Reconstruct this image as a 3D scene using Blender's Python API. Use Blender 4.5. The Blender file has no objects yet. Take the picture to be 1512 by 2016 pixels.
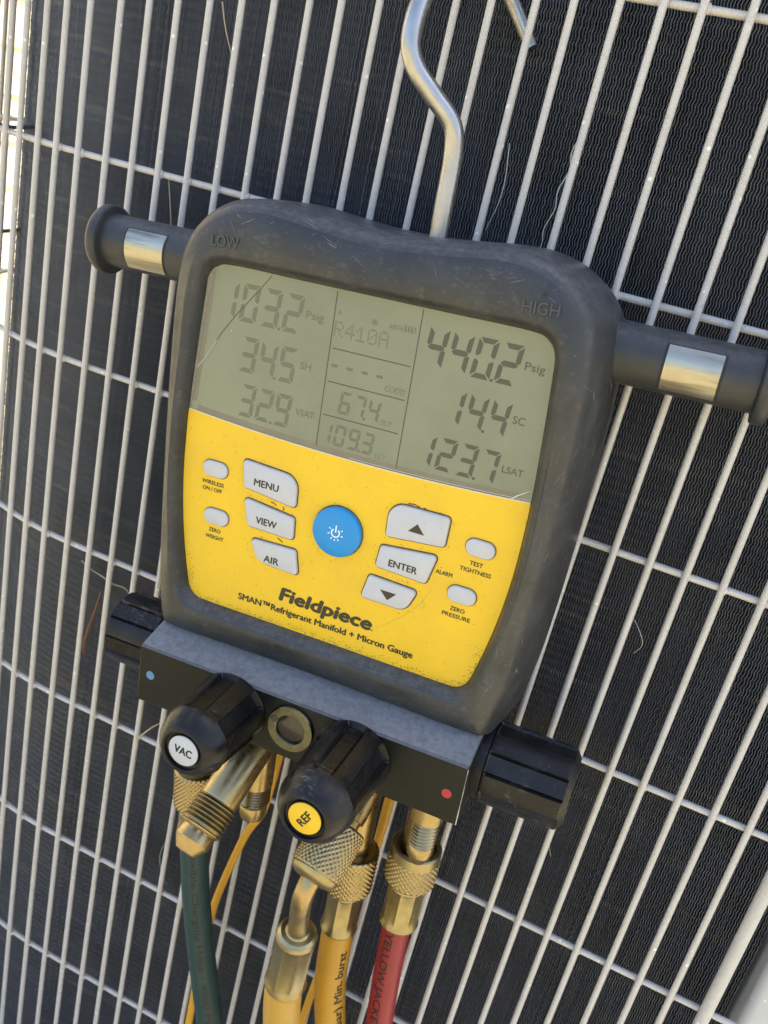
import bpy, bmesh, math, random
from mathutils import Vector, Matrix

scene = bpy.context.scene
random.seed(7)
R = math.radians
COL = scene.collection

# ------------------------------------------------------------------ camera
GZ = 0.80                                    # camera height above the ground
cam_d = bpy.data.cameras.new('camera')
cam = bpy.data.objects.new('camera', cam_d)
COL.objects.link(cam)
right = Vector((0.900528, 0.376342, 0.217751)).normalized()
fwd = Vector((-0.284677, 0.888880, -0.358960))
fwd = (fwd - right * fwd.dot(right)).normalized()
up = right.cross(fwd).normalized()
m = Matrix.Identity(4)
for i in range(3):
    m[i][0], m[i][1], m[i][2] = right[i], up[i], -fwd[i]
m.translation = Vector((0.370116, -0.364647, GZ))
cam.matrix_world = m
cam_d.sensor_fit = 'VERTICAL'
cam_d.sensor_height = 24.0
cam_d.lens = 24.0 * 1738.3 / 2016.0
cam_d.clip_start = 0.01
cam_d.clip_end = 400.0
cam_d.dof.use_dof = True
cam_d.dof.focus_distance = 0.355
cam_d.dof.aperture_fstop = cam_d.lens / 1.5      # about a 1.5 mm wide pupil, like a phone
scene.camera = cam

# ------------------------------------------------------------------ world, sun, exposure
SUN_EL, SUN_AZ = 50.0, 25.0                  # azimuth clockwise from +Y
world = bpy.data.worlds.new('World')
scene.world = world
world.use_nodes = True
wn = world.node_tree
bg = wn.nodes['Background']
sky = wn.nodes.new('ShaderNodeTexSky')
sky.sky_type = 'NISHITA'
sky.sun_disc = False
sky.sun_elevation = R(SUN_EL)
sky.sun_rotation = R(SUN_AZ)
sky.air_density = 0.85
sky.dust_density = 5.0
sky.ozone_density = 0.5
wn.links.new(sky.outputs[0], bg.inputs[0])
bg.inputs[1].default_value = 0.15
sun_d = bpy.data.lights.new('sun', 'SUN')
sun_d.energy = 4.0
sun_d.angle = R(0.5)
sun_d.color = (1.0, 0.95, 0.87)
sun = bpy.data.objects.new('sun', sun_d)
COL.objects.link(sun)
sd = Vector((math.sin(R(SUN_AZ)) * math.cos(R(SUN_EL)), math.cos(R(SUN_AZ)) * math.cos(R(SUN_EL)), math.sin(R(SUN_EL))))
sun.rotation_euler = sd.to_track_quat('Z', 'Y').to_euler()
sun.location = sd * 3
scene.view_settings.view_transform = 'Standard'
scene.view_settings.look = 'None'
scene.view_settings.exposure = 1.95
scene.view_settings.gamma = 1.0
scene.view_settings.use_curve_mapping = False
scene.cycles.use_denoising = True
scene.cycles.max_bounces = 6
scene.cycles.sample_clamp_indirect = 6.0

# ------------------------------------------------------------------ helpers: materials
def material(name, base, rough=0.5, metal=0.0, var=None, var2=None, speck=None, bump=None, rvar=None, coat=0.0, coat_rough=0.1, spec=0.5, dust_sheen=None, streak=None, scuff=None):
    """var = (scale per mm, amount, colour); speck = (scale, threshold, colour); bump = (scale, strength)"""
    mt = bpy.data.materials.new(name)
    mt.use_nodes = True
    nt = mt.node_tree
    b = nt.nodes['Principled BSDF']
    b.inputs['Roughness'].default_value = rough
    b.inputs['Metallic'].default_value = metal
    b.inputs['Coat Weight'].default_value = coat
    b.inputs['Coat Roughness'].default_value = coat_rough
    b.inputs['Specular IOR Level'].default_value = spec
    tc = nt.nodes.new('ShaderNodeTexCoord')
    mp = nt.nodes.new('ShaderNodeMapping')
    mp.inputs['Scale'].default_value = (1000, 1000, 1000)
    nt.links.new(tc.outputs['Object'], mp.inputs[0])
    col = None

    def noise(scale, detail=4.0, rough_=0.6):
        n = nt.nodes.new('ShaderNodeTexNoise')
        n.inputs['Scale'].default_value = scale
        n.inputs['Detail'].default_value = detail
        n.inputs['Roughness'].default_value = rough_
        nt.links.new(mp.outputs[0], n.inputs['Vector'])
        return n.outputs['Fac']

    def ramp(src, lo, hi):
        r_ = nt.nodes.new('ShaderNodeMapRange')
        r_.inputs['From Min'].default_value = lo
        r_.inputs['From Max'].default_value = hi
        r_.clamp = True
        nt.links.new(src, r_.inputs['Value'])
        return r_.outputs['Result']

    def mix(fac, a, c2):
        x = nt.nodes.new('ShaderNodeMix')
        x.data_type = 'RGBA'
        nt.links.new(fac, x.inputs['Factor'])
        if a is None:
            x.inputs['A'].default_value = (*base, 1)
        else:
            nt.links.new(a, x.inputs['A'])
        x.inputs['B'].default_value = (*c2, 1)
        return x.outputs['Result']

    def scaled(src, k):
        mm = nt.nodes.new('ShaderNodeMath')
        mm.operation = 'MULTIPLY'
        nt.links.new(src, mm.inputs[0])
        mm.inputs[1].default_value = k
        return mm.outputs[0]

    for v in (var, var2):
        if v:
            lo, hi = (v[3], v[4]) if len(v) > 3 else (0.4, 0.7)
            col = mix(scaled(ramp(noise(v[0]), lo, hi), v[1]), col, v[2])
    if streak:                                # (xyz scale per mm, amount, colour, lo, hi): noise drawn out along one axis
        m2 = nt.nodes.new('ShaderNodeMapping')
        m2.inputs['Scale'].default_value = tuple(1000 * q for q in streak[0])
        nt.links.new(tc.outputs['Object'], m2.inputs[0])
        n2 = nt.nodes.new('ShaderNodeTexNoise')
        n2.inputs['Scale'].default_value = 1.0
        n2.inputs['Detail'].default_value = 5.0
        nt.links.new(m2.outputs[0], n2.inputs['Vector'])
        col = mix(scaled(ramp(n2.outputs['Fac'], streak[3], streak[4]), streak[1]), col, streak[2])
    if scuff:                                 # patches of fine light scratches: (amount, colour, direction scale)
        m2 = nt.nodes.new('ShaderNodeMapping')
        m2.inputs['Scale'].default_value = tuple(1000 * q for q in scuff[2])
        m2.inputs['Rotation'].default_value = (0, 0, 0.5)
        nt.links.new(tc.outputs['Object'], m2.inputs[0])
        n2 = nt.nodes.new('ShaderNodeTexNoise')
        n2.inputs['Scale'].default_value = 1.0
        n2.inputs['Detail'].default_value = 6.0
        nt.links.new(m2.outputs[0], n2.inputs['Vector'])
        mm = nt.nodes.new('ShaderNodeMath')
        mm.operation = 'MULTIPLY'
        nt.links.new(ramp(n2.outputs['Fac'], 0.55, 0.68), mm.inputs[0])
        nt.links.new(ramp(noise(0.035, 3.0), 0.50, 0.64), mm.inputs[1])
        col = mix(scaled(mm.outputs[0], scuff[0]), col, scuff[1])
    if speck:
        vo = nt.nodes.new('ShaderNodeTexVoronoi')
        vo.inputs['Scale'].default_value = speck[0]
        nt.links.new(mp.outputs[0], vo.inputs['Vector'])
        d = ramp(vo.outputs['Distance'], speck[1], speck[1] * 0.6)
        # only some of the cells carry a speck
        sep = nt.nodes.new('ShaderNodeSeparateColor')
        nt.links.new(vo.outputs['Color'], sep.inputs[0])
        pick = ramp(sep.outputs[0], 0.62, 0.66)
        mm = nt.nodes.new('ShaderNodeMath')
        mm.operation = 'MULTIPLY'
        nt.links.new(d, mm.inputs[0])
        nt.links.new(pick, mm.inputs[1])
        col = mix(mm.outputs[0], col, speck[2])
    if dust_sheen:                                  # dusty film with sky sheen painted in, on what faces up: (amount, colour)
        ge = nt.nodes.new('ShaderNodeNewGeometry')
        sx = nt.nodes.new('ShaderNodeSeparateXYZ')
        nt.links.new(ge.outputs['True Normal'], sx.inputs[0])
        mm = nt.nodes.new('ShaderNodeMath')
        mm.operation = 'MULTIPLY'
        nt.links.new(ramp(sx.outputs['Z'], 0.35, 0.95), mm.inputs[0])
        nt.links.new(ramp(noise(0.35, 7.0, 0.66), dust_sheen[2] if len(dust_sheen) > 2 else 0.28, 0.62), mm.inputs[1])
        col = mix(scaled(mm.outputs[0], dust_sheen[0]), col, dust_sheen[1])
    if col is None:
        b.inputs['Base Color'].default_value = (*base, 1)
    else:
        nt.links.new(col, b.inputs['Base Color'])
    if rvar:
        rr = nt.nodes.new('ShaderNodeMapRange')
        rr.inputs['From Min'].default_value = 0.3
        rr.inputs['From Max'].default_value = 0.7
        rr.inputs['To Min'].default_value = rvar[1]
        rr.inputs['To Max'].default_value = rvar[2]
        nt.links.new(noise(rvar[0]), rr.inputs['Value'])
        nt.links.new(rr.outputs[0], b.inputs['Roughness'])
    if bump:
        bp = nt.nodes.new('ShaderNodeBump')
        bp.inputs['Strength'].default_value = bump[1]
        bp.inputs['Distance'].default_value = 0.0004
        nt.links.new(noise(bump[0], 3), bp.inputs['Height'])
        nt.links.new(bp.outputs[0], b.inputs['Normal'])
    return mt

M = {}
M['wire'] = material('wire_enamel', (0.60, 0.575, 0.53), 0.40, var=(0.02, 0.45, (0.47, 0.45, 0.41)), var2=(0.35, 0.45, (0.38, 0.34, 0.28), 0.56, 0.75), speck=(0.20, 0.19, (0.86, 0.85, 0.80)), bump=(0.9, 0.6))
M['coil'] = material('coil_black', (0.045, 0.049, 0.058), 0.6)
M['fin'] = material('fin_edge', (0.115, 0.126, 0.148), 0.45, var=(0.03, 0.6, (0.075, 0.082, 0.096), 0.42, 0.62), var2=(0.5, 0.6, (0.26, 0.26, 0.25), 0.70, 0.80), streak=((0.02, 0.02, 0.22), 0.6, (0.22, 0.21, 0.195), 0.58, 0.72))
M['sheet'] = material('sheet_metal_enamel', (0.55, 0.56, 0.56), 0.4, speck=(0.25, 0.16, (0.85, 0.85, 0.83)), bump=(0.6, 0.3))
M['rubber'] = material('boot_rubber', (0.022, 0.024, 0.025), 0.44, var=(0.04, 0.75, (0.046, 0.049, 0.050), 0.40, 0.66), var2=(0.28, 0.55, (0.095, 0.092, 0.085), 0.56, 0.76), scuff=(0.25, (0.17, 0.165, 0.15), (0.35, 1.6, 0.8)), speck=(0.45, 0.07, (0.30, 0.29, 0.27)), bump=(1.2, 0.3), rvar=(0.05, 0.28, 0.58), dust_sheen=(0.5, (0.17, 0.18, 0.195)), spec=0.55)  # bluish tint on upper faces: dusty film and painted sky sheen
M['rubber_arm'] = material('arm_rubber', (0.022, 0.024, 0.026), 0.44, var=(0.06, 0.6, (0.048, 0.05, 0.05), 0.42, 0.65), var2=(0.9, 0.4, (0.15, 0.145, 0.13), 0.66, 0.8), bump=(1.6, 0.25), dust_sheen=(0.4, (0.15, 0.16, 0.17)), spec=0.6)
M['emboss_lit'] = material('emboss_lit', (0.062, 0.066, 0.067), 0.5)  # painted lit tone of the raised letters
M['emboss_shade_and_gap'] = material('emboss_shade_and_gap', (0.014, 0.015, 0.016), 0.6)  # painted shadow of the raised letters; also colours the arrow and insert gap
M['knob'] = material('knob_plastic', (0.0075, 0.0075, 0.008), 0.36, var=(0.09, 0.5, (0.022, 0.021, 0.020), 0.45, 0.68), scuff=(0.6, (0.13, 0.125, 0.12), (0.3, 0.3, 0.9)), speck=(0.5, 0.07, (0.30, 0.29, 0.27)), rvar=(0.12, 0.22, 0.44), bump=(2.0, 0.12), spec=0.32)
M['block'] = material('black_anodised', (0.006, 0.0075, 0.006), 0.34, var=(0.05, 0.45, (0.014, 0.015, 0.013), 0.45, 0.7), speck=(0.5, 0.05, (0.30, 0.29, 0.27)), bump=(2.0, 0.06), rvar=(0.1, 0.28, 0.46), dust_sheen=(0.86, (0.27, 0.28, 0.29), -0.20), spec=0.28)  # pale top is settled grit plus sky sheen painted into the colour
M['yellow'] = material('yellow_label', (0.84, 0.535, 0.016), 0.40, var=(0.03, 0.5, (0.70, 0.44, 0.03), 0.42, 0.70), var2=(0.35, 0.6, (0.34, 0.21, 0.045), 0.62, 0.82), speck=(0.28, 0.07, (0.13, 0.08, 0.03)), bump=(1.5, 0.06), rvar=(0.04, 0.26, 0.5))
M['grime'] = material('brown_grime', (0.10, 0.065, 0.035), 0.8, var=(0.5, 0.7, (0.28, 0.19, 0.06), 0.45, 0.65))
M['faint_scratch'] = material('faint_scratch', (0.50, 0.34, 0.03), 0.5)
M['lcd'] = material('lcd_glass', (0.142, 0.172, 0.118), 0.30, var=(0.012, 0.8, (0.195, 0.215, 0.142), 0.40, 0.62), var2=(0.06, 0.35, (0.22, 0.23, 0.165), 0.5, 0.75), speck=(0.16, 0.045, (0.55, 0.56, 0.48)), coat=1.0, coat_rough=0.10)  # broad blotches paint uneven reflection into the glass colour
M['lcd_edge_shade'] = material('lcd_edge_shade', (0.135, 0.132, 0.098), 0.35, var=(0.1, 0.6, (0.17, 0.165, 0.12)), coat=1.0, coat_rough=0.1)  # painted tone for reflections and shading at the lens edge
M['seg_low'] = material('segment_faint', (0.092, 0.108, 0.074), 0.35, coat=0.8, coat_rough=0.12)
M['seg_high'] = material('segment_dark', (0.026, 0.036, 0.028), 0.35, coat=0.8, coat_rough=0.12)
M['seg_mid'] = material('segment_thin', (0.112, 0.130, 0.09), 0.35, coat=0.8, coat_rough=0.12)
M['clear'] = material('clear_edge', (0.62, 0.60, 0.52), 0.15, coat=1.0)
M['torn'] = material('torn_film', (0.30, 0.27, 0.2), 0.4, var=(0.6, 0.6, (0.12, 0.10, 0.07)))
M['crack'] = material('crack_line', (0.075, 0.08, 0.058), 0.4)
M['torn_light'] = material('torn_light', (0.38, 0.36, 0.28), 0.35)
M['scuff'] = material('rubber_scuff', (0.17, 0.165, 0.155), 0.6, var=(0.5, 0.6, (0.09, 0.085, 0.08)))
M['button'] = material('button_grey', (0.53, 0.54, 0.555), 0.38, var=(0.2, 0.25, (0.45, 0.45, 0.45)), speck=(0.3, 0.06, (0.2, 0.19, 0.17)))
M['blue'] = material('power_blue', (0.006, 0.26, 0.62), 0.42, var=(0.2, 0.2, (0.015, 0.29, 0.60)), speck=(0.3, 0.06, (0.02, 0.12, 0.25)))
M['ink'] = material('print_ink', (0.040, 0.034, 0.016), 0.5)
M['ink_black'] = material('print_black', (0.012, 0.012, 0.012), 0.5)
M['white'] = material('print_white', (0.85, 0.88, 0.9), 0.5)
M['grey_disc'] = material('grey_disc', (0.50, 0.53, 0.55), 0.4, speck=(0.7, 0.07, (0.2, 0.2, 0.2)))
M['yellow_disc'] = material('yellow_disc', (0.83, 0.53, 0.02), 0.4, speck=(0.7, 0.06, (0.2, 0.12, 0.02)))
M['blue_dot'] = material('blue_dot', (0.10, 0.24, 0.42), 0.5)
M['red_dot'] = material('red_dot', (0.42, 0.035, 0.045), 0.5)
M['brass'] = material('brass', (0.40, 0.31, 0.155), 0.30, 1.0, var=(0.10, 0.6, (0.34, 0.26, 0.13), 0.42, 0.66), var2=(0.8, 0.5, (0.20, 0.15, 0.08), 0.62, 0.78), rvar=(0.2, 0.22, 0.42), bump=(1.2, 0.06))
M['brass_dull'] = material('brass_dull', (0.37, 0.315, 0.175), 0.36, 1.0, var=(0.15, 0.6, (0.28, 0.235, 0.125), 0.42, 0.66), bump=(1.4, 0.06))
M['thread_brass'] = material('thread_brass', (0.24, 0.20, 0.115), 0.4, 1.0, var=(0.4, 0.6, (0.14, 0.11, 0.06), 0.42, 0.66))
M['zinc'] = material('zinc_plate', (0.46, 0.44, 0.35), 0.32, 1.0, var=(0.10, 0.5, (0.42, 0.35, 0.27), 0.42, 0.62), streak=((0.03, 0.30, 0.30), 0.75, (0.17, 0.155, 0.125), 0.50, 0.66), bump=(1.0, 0.08))
M['olive_metal'] = material('olive_zinc', (0.16, 0.16, 0.105), 0.32, 1.0, var=(0.25, 0.7, (0.11, 0.105, 0.07), 0.45, 0.65), bump=(1.2, 0.1))
M['dark_glass'] = material('sight_glass_dark', (0.014, 0.011, 0.010), 0.2, var=(0.5, 0.6, (0.07, 0.045, 0.035), 0.55, 0.72), speck=(0.9, 0.10, (0.4, 0.36, 0.32)), coat=0.4)
M['chrome'] = material('hook_steel', (0.46, 0.455, 0.44), 0.34, 1.0, var=(0.10, 0.5, (0.36, 0.34, 0.31)), bump=(0.9, 0.06), rvar=(0.3, 0.26, 0.42))
M['hose_teal'] = material('teal_rubber', (0.009, 0.040, 0.040), 0.5, var=(0.08, 0.5, (0.018, 0.05, 0.05)), bump=(1.5, 0.15))
M['hose_yellow'] = material('yellow_rubber', (0.52, 0.27, 0.018), 0.42, var=(0.05, 0.5, (0.42, 0.22, 0.02)), var2=(0.5, 0.4, (0.26, 0.14, 0.03), 0.62, 0.78), bump=(1.5, 0.12))
M['hose_pale'] = material('pale_yellow_rubber', (0.54, 0.32, 0.05), 0.42, var=(0.05, 0.5, (0.46, 0.27, 0.045)), bump=(1.5, 0.12))
M['hose_red'] = material('red_rubber', (0.27, 0.010, 0.018), 0.42, var=(0.05, 0.5, (0.20, 0.010, 0.016)), bump=(1.5, 0.12))
M['cable_yellow'] = material('cable_yellow', (0.70, 0.36, 0.02), 0.4, var=(0.3, 0.4, (0.55, 0.27, 0.02)))
M['straw'] = material('dry_straw', (0.46, 0.38, 0.24), 0.6)
M['straw_brown'] = material('brown_straw', (0.20, 0.09, 0.04), 0.6)
M['fibre'] = material('pale_fibre', (0.55, 0.55, 0.50), 0.5)
M['siding'] = material('cream_siding', (0.66, 0.58, 0.40), 0.6, var=(0.004, 0.3, (0.60, 0.52, 0.36)))
M['ground'] = material('dry_lawn', (0.245, 0.215, 0.12), 0.9, var=(0.004, 0.7, (0.275, 0.235, 0.145)), bump=(0.05, 0.6))
M['pad'] = material('concrete_pad', (0.34, 0.33, 0.30), 0.85, var=(0.02, 0.5, (0.26, 0.25, 0.23)), bump=(0.5, 0.4))

# ------------------------------------------------------------------ helpers: meshes (all lengths in mm)
OFF = {}                                     # origin (mm, in the frame the numbers use) of each root

def link_mesh(name, me, mat, parent):
    o = bpy.data.objects.new(name, me)
    COL.objects.link(o)
    if mat is not None:
        me.materials.clear()
        me.materials.append(mat)
    if parent is not None:
        o.parent = parent
        OFF[o] = OFF.get(parent, Vector((0, 0, 0)))
    return o

def build(name, verts, faces, mat, parent, smooth=True, sharp=35.0):
    off = OFF.get(parent, Vector((0, 0, 0)))
    me = bpy.data.meshes.new(name)
    me.from_pydata([((v[0] - off[0]) * .001, (v[1] - off[1]) * .001, (v[2] - off[2]) * .001) for v in verts], [], faces)
    me.update()
    if smooth:
        me.shade_smooth()
        me.set_sharp_from_angle(angle=R(sharp))
    return link_mesh(name, me, mat, parent)

def root(name, label, category, matrix, off=(0, 0, 0), group=None, kind=None):
    o = bpy.data.objects.new(name, None)
    o.empty_display_size = 0.02
    COL.objects.link(o)
    mm = matrix.copy()
    mm.translation = matrix @ (Vector(off) * .001)
    o.matrix_world = mm
    OFF[o] = Vector(off)
    tag(o, label, category, group, kind)
    return o

def tag(o, label=None, category=None, group=None, kind=None):
    for k, v in (('label', label), ('category', category), ('group', group), ('kind', kind)):
        if v:
            o[k] = v
    return o

def catmull(pts, per=8, closed=False):
    pts = [Vector(p) for p in pts]
    n = len(pts)
    out = []
    rng = range(n) if closed else range(n - 1)
    for i in rng:
        if closed:
            a, b, c, d = pts[i - 1], pts[i], pts[(i + 1) % n], pts[(i + 2) % n]
        else:
            b, c = pts[i], pts[i + 1]
            a = pts[i - 1] if i > 0 else b * 2 - c
            d = pts[i + 2] if i + 2 < n else c * 2 - b
        for k in range(per):
            t = k / per
            out.append(0.5 * ((2 * b) + (c - a) * t + (2 * a - 5 * b + 4 * c - d) * t * t + (3 * b - a - 3 * c + d) * t ** 3))
    if not closed:
        out.append(pts[-1])
    return out

def frames(pts):
    """parallel-transport frames along a path"""
    T = []
    for i in range(len(pts)):
        a = pts[max(i - 1, 0)]
        b = pts[min(i + 1, len(pts) - 1)]
        T.append((b - a).normalized())
    n = T[0].orthogonal().normalized()
    out = []
    for i, t in enumerate(T):
        n = (n - t * n.dot(t)).normalized()
        out.append((t, n, t.cross(n)))
    return out

def tube_data(pts, rad, n=16, caps=True):
    fr = frames(pts)
    v, f = [], []
    for i, p in enumerate(pts):
        r = rad[i] if isinstance(rad, (list, tuple)) else rad
        _, a, b = fr[i]
        for k in range(n):
            th = 2 * math.pi * k / n
            v.append(p + (a * math.cos(th) + b * math.sin(th)) * r)
    for i in range(len(pts) - 1):
        for k in range(n):
            k2 = (k + 1) % n
            f.append((i * n + k, i * n + k2, (i + 1) * n + k2, (i + 1) * n + k))
    if caps:
        f.append(tuple(range(n - 1, -1, -1)))
        s = (len(pts) - 1) * n
        f.append(tuple(range(s, s + n)))
    return v, f

def tube(name, pts, rad, mat, parent, n=16, per=8, smooth_path=True):
    P = catmull(pts, per) if smooth_path else [Vector(p) for p in pts]
    if isinstance(rad, (list, tuple)):
        k = len(rad) - 1
        rr = []
        for i in range(len(P)):
            t = i / (len(P) - 1) * k
            j = min(int(t), k - 1)
            rr.append(rad[j] + (rad[j + 1] - rad[j]) * (t - j))
        rad = rr
    v, f = tube_data(P, rad, n)
    return build(name, v, f, mat, parent)

def axis_frame(origin, direction, ref=(0, 1, 0)):
    z = Vector(direction).normalized()
    x = Vector(ref).cross(z)
    if x.length < 1e-4:
        x = Vector((1, 0, 0)).cross(z)
    x.normalize()
    y = z.cross(x)
    o = Vector(origin)
    return lambda r, th, h: o + x * (r * math.cos(th)) + y * (r * math.sin(th)) + z * h

def revolve(name, prof, origin, direction, mat, parent, n=32, rfun=None, ref=(0, 1, 0), cap=True, sharp=35.0):
    """prof = [(radius, height)], rfun(r, theta, h, j) changes the radius"""
    F = axis_frame(origin, direction, ref)
    v, f = [], []
    for j, (r, h) in enumerate(prof):
        for k in range(n):
            th = 2 * math.pi * k / n
            v.append(F(rfun(r, th, h, j) if rfun else r, th, h))
    for j in range(len(prof) - 1):
        for k in range(n):
            k2 = (k + 1) % n
            f.append((j * n + k, j * n + k2, (j + 1) * n + k2, (j + 1) * n + k))
    if cap:
        f.append(tuple(range(n - 1, -1, -1)))
        s = (len(prof) - 1) * n
        f.append(tuple(range(s, s + n)))
    return build(name, v, f, mat, parent, sharp=sharp)

def offset_outline(pts, d):
    """move a closed counter-clockwise 2-D outline outward by d"""
    n = len(pts)
    out = []
    for i in range(n):
        a, b = pts[i - 1], pts[(i + 1) % n]
        tx, ty = b[0] - a[0], b[1] - a[1]
        l = math.hypot(tx, ty) or 1.0
        out.append((pts[i][0] + ty / l * d, pts[i][1] - tx / l * d))
    return out

def loft(name, rings, mat, parent, cap0=True, cap1=True, sharp=35.0):
    n = len(rings[0])
    v = [p for rg in rings for p in rg]
    f = []
    for j in range(len(rings) - 1):
        for k in range(n):
            k2 = (k + 1) % n
            f.append((j * n + k, j * n + k2, (j + 1) * n + k2, (j + 1) * n + k))
    if cap0:
        f.append(tuple(range(n - 1, -1, -1)))
    if cap1:
        s = (len(rings) - 1) * n
        f.append(tuple(range(s, s + n)))
    return build(name, v, f, mat, parent, sharp=sharp)

def plate(name, outline, z0, z1, bevel, mat, parent):
    rings = [[(x, y, z0) for x, y in outline]]
    if bevel > 0:
        rings.append([(x, y, z1 - bevel) for x, y in outline])
        rings.append([(x, y, z1 - bevel * 0.3) for x, y in offset_outline(outline, -bevel * 0.3)])
        rings.append([(x, y, z1) for x, y in offset_outline(outline, -bevel)])
    else:
        rings.append([(x, y, z1) for x, y in outline])
    return loft(name, rings, mat, parent)

def rounded(corners, seg=6):
    """corners = [(x, y, r)] counter-clockwise -> outline with rounded corners"""
    out = []
    n = len(corners)
    for i in range(n):
        p = Vector(corners[i][:2])
        r = corners[i][2]
        a = (Vector(corners[i - 1][:2]) - p).normalized()
        b = (Vector(corners[(i + 1) % n][:2]) - p).normalized()
        ang = a.angle(b)
        d = r / math.tan(ang / 2)
        c = p + (a + b).normalized() * (r / math.sin(ang / 2))
        s, e = p + a * d - c, p + b * d - c
        a0 = math.atan2(s.y, s.x)
        da = math.atan2(e.y, e.x) - a0
        while da > math.pi:
            da -= 2 * math.pi
        while da < -math.pi:
            da += 2 * math.pi
        for k in range(seg + 1):
            t = a0 + da * k / seg
            out.append((c.x + r * math.cos(t), c.y + r * math.sin(t)))
    return out

def font_mesh(s, bold=0.0, shear=0.0):
    cu = bpy.data.curves.new('font_curve', 'FONT')
    cu.body = s
    cu.offset = bold
    cu.shear = shear
    cu.resolution_u = 3
    ob = bpy.data.objects.new('font_curve', cu)
    COL.objects.link(ob)
    bpy.context.view_layer.update()
    me = bpy.data.meshes.new_from_object(ob.evaluated_get(bpy.context.evaluated_depsgraph_get()))
    bpy.data.objects.remove(ob)
    bpy.data.curves.remove(cu)
    vs = [v.co.copy() for v in me.vertices]
    fs = [tuple(p.vertices) for p in me.polygons]
    bpy.data.meshes.remove(me)
    x0 = min(v.x for v in vs)
    x1 = max(v.x for v in vs)
    return [(v.x - x0, v.y) for v in vs], fs, x1 - x0

def text(name, s, x0, x1, y, cap, z, mat, parent, bold=0.012, shear=0.0, rot=0.0, fn=None):
    """flat lettering fitted to x0..x1; weight comes from a few copies a hair apart"""
    vs, fs, w = font_mesh(s, 0.0, shear)
    sx, sy = (x1 - x0) / w, cap / 0.70
    c, sn = math.cos(rot), math.sin(rot)
    out, faces = [], []
    k = bold * cap / 0.7
    shifts = [(0, 0)] if bold < 0.004 else [(-k, 0), (k, 0), (0, -k * .7), (0, k * .7), (0, 0)]
    for j, (dx, dy) in enumerate(shifts):
        n0 = len(out)
        for a, b in vs:
            px, py = a * sx + dx, b * sy + dy
            out.append((x0 + px * c - py * sn, y + px * sn + py * c, z + 0.012 * j))
        faces += [tuple(i + n0 for i in f_) for f_ in fs]
    return build(name, out, faces, mat, parent, smooth=False)

def on_path(P, s):
    """point and frame index at length s along a polyline"""
    acc = 0.0
    for i in range(len(P) - 1):
        l = (P[i + 1] - P[i]).length
        if acc + l >= s or i == len(P) - 2:
            return P[i] + (P[i + 1] - P[i]) * ((s - acc) / l), (P[i + 1] - P[i]).normalized()
        acc += l

# ------------------------------------------------------------------ setting: ground, wall behind
def box_mesh(x0, x1, y0, y1, z0, z1):
    v = [(x, y, z) for z in (z0, z1) for y in (y0, y1) for x in (x0, x1)]
    return v, [(0, 2, 3, 1), (4, 5, 7, 6), (0, 1, 5, 4), (1, 3, 7, 5), (3, 2, 6, 7), (2, 0, 4, 6)]

g = build('ground', [(-60000, -60000, 0), (60000, -60000, 0), (60000, 60000, 0), (-60000, 60000, 0)], [(0, 1, 2, 3)], M['ground'], None, smooth=False)
tag(g, kind='structure')
v, f = box_mesh(-350, 760, -110, 760, 0, 45)
tag(build('concrete_pad', v, f, M['pad'], None, smooth=False), kind='structure')

I4 = Matrix.Identity(4)
wall = root('house_wall', 'sunlit cream lap-sided house wall beyond the guard wires', 'wall', I4, (-2600, 3000, 0))
for k in range(15):
    z0 = k * 180
    v = [(-2600, -500, z0), (-2600, 9000, z0), (-2612, 9000, z0 + 186), (-2612, -500, z0 + 186),
         (-2630, -500, z0), (-2630, 9000, z0), (-2630, 9000, z0 + 186), (-2630, -500, z0 + 186)]
    build('siding_board', v, [(0, 1, 2, 3), (5, 4, 7, 6), (0, 4, 5, 1), (3, 2, 6, 7), (1, 5, 6, 2), (4, 0, 3, 7)], M['siding'], wall, smooth=False)

# ------------------------------------------------------------------ the air conditioner
ZC = GZ * 1000                               # world z of the camera in mm
U, S0, RAD, GAP = 15.5, 79.84, 202.8, 27.0
ac = root('air_conditioner', 'outdoor air conditioner with black finned coil behind a grey wire guard', 'air conditioner', I4, (250, 250, 45))

def prof(s, d=0.0):
    """point on the guard's plan at arc length s, moved inward by d; returns x, y, inward normal"""
    if s >= S0:
        return s, d, 0.0, 1.0
    a = (S0 - s) / RAD
    if a <= math.pi / 2:
        r = RAD - d
        return S0 - r * math.sin(a), RAD - r * math.cos(a), math.sin(a), math.cos(a)
    e = (a - math.pi / 2) * RAD
    return S0 - RAD + d, RAD + e, 1.0, 0.0

WR = 1.55
Z_LO, Z_HI = 70.0, 985.0
wv, wf = tube_data([Vector((0, 0, Z_LO)), Vector((0, 0, Z_HI))], WR, 12)
wire_me = bpy.data.meshes.new('vertical_wire')
wire_me.from_pydata([tuple(c * .001 for c in q) for q in wv], [], wf)
wire_me.shade_smooth()
wire_me.set_sharp_from_angle(angle=R(40))
for i in range(-12, 30):
    x, y, nx, ny = prof(i * U)
    o = link_mesh('vertical_wire', wire_me, M['wire'] if i == -12 else None, ac)
    o.location = ((x - 250) * .001, (y - 250) * .001, -.045)
    o.rotation_euler = (random.uniform(-.0012, .0012), random.uniform(-.0012, .0012), random.uniform(0, 6))
tube('corner_rod', [(465.5, 0, Z_LO), (465.5, 0, Z_HI)], 3.1, M['wire'], ac, 20, smooth_path=False)
for k in range(-1, 8):
    zr = 74.14 - 101.513 * k + ZC
    pts = []
    for s in [-230 + 8 * j for j in range(40)] + [90 + 30 * j for j in range(14)]:
        x, y, nx, ny = prof(s, 2 * WR - 0.25)
        pts.append(Vector((x, y, zr)))
    v, f = tube_data(pts, WR, 12)
    build('horizontal_wire', v, f, M['wire'], ac)
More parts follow.
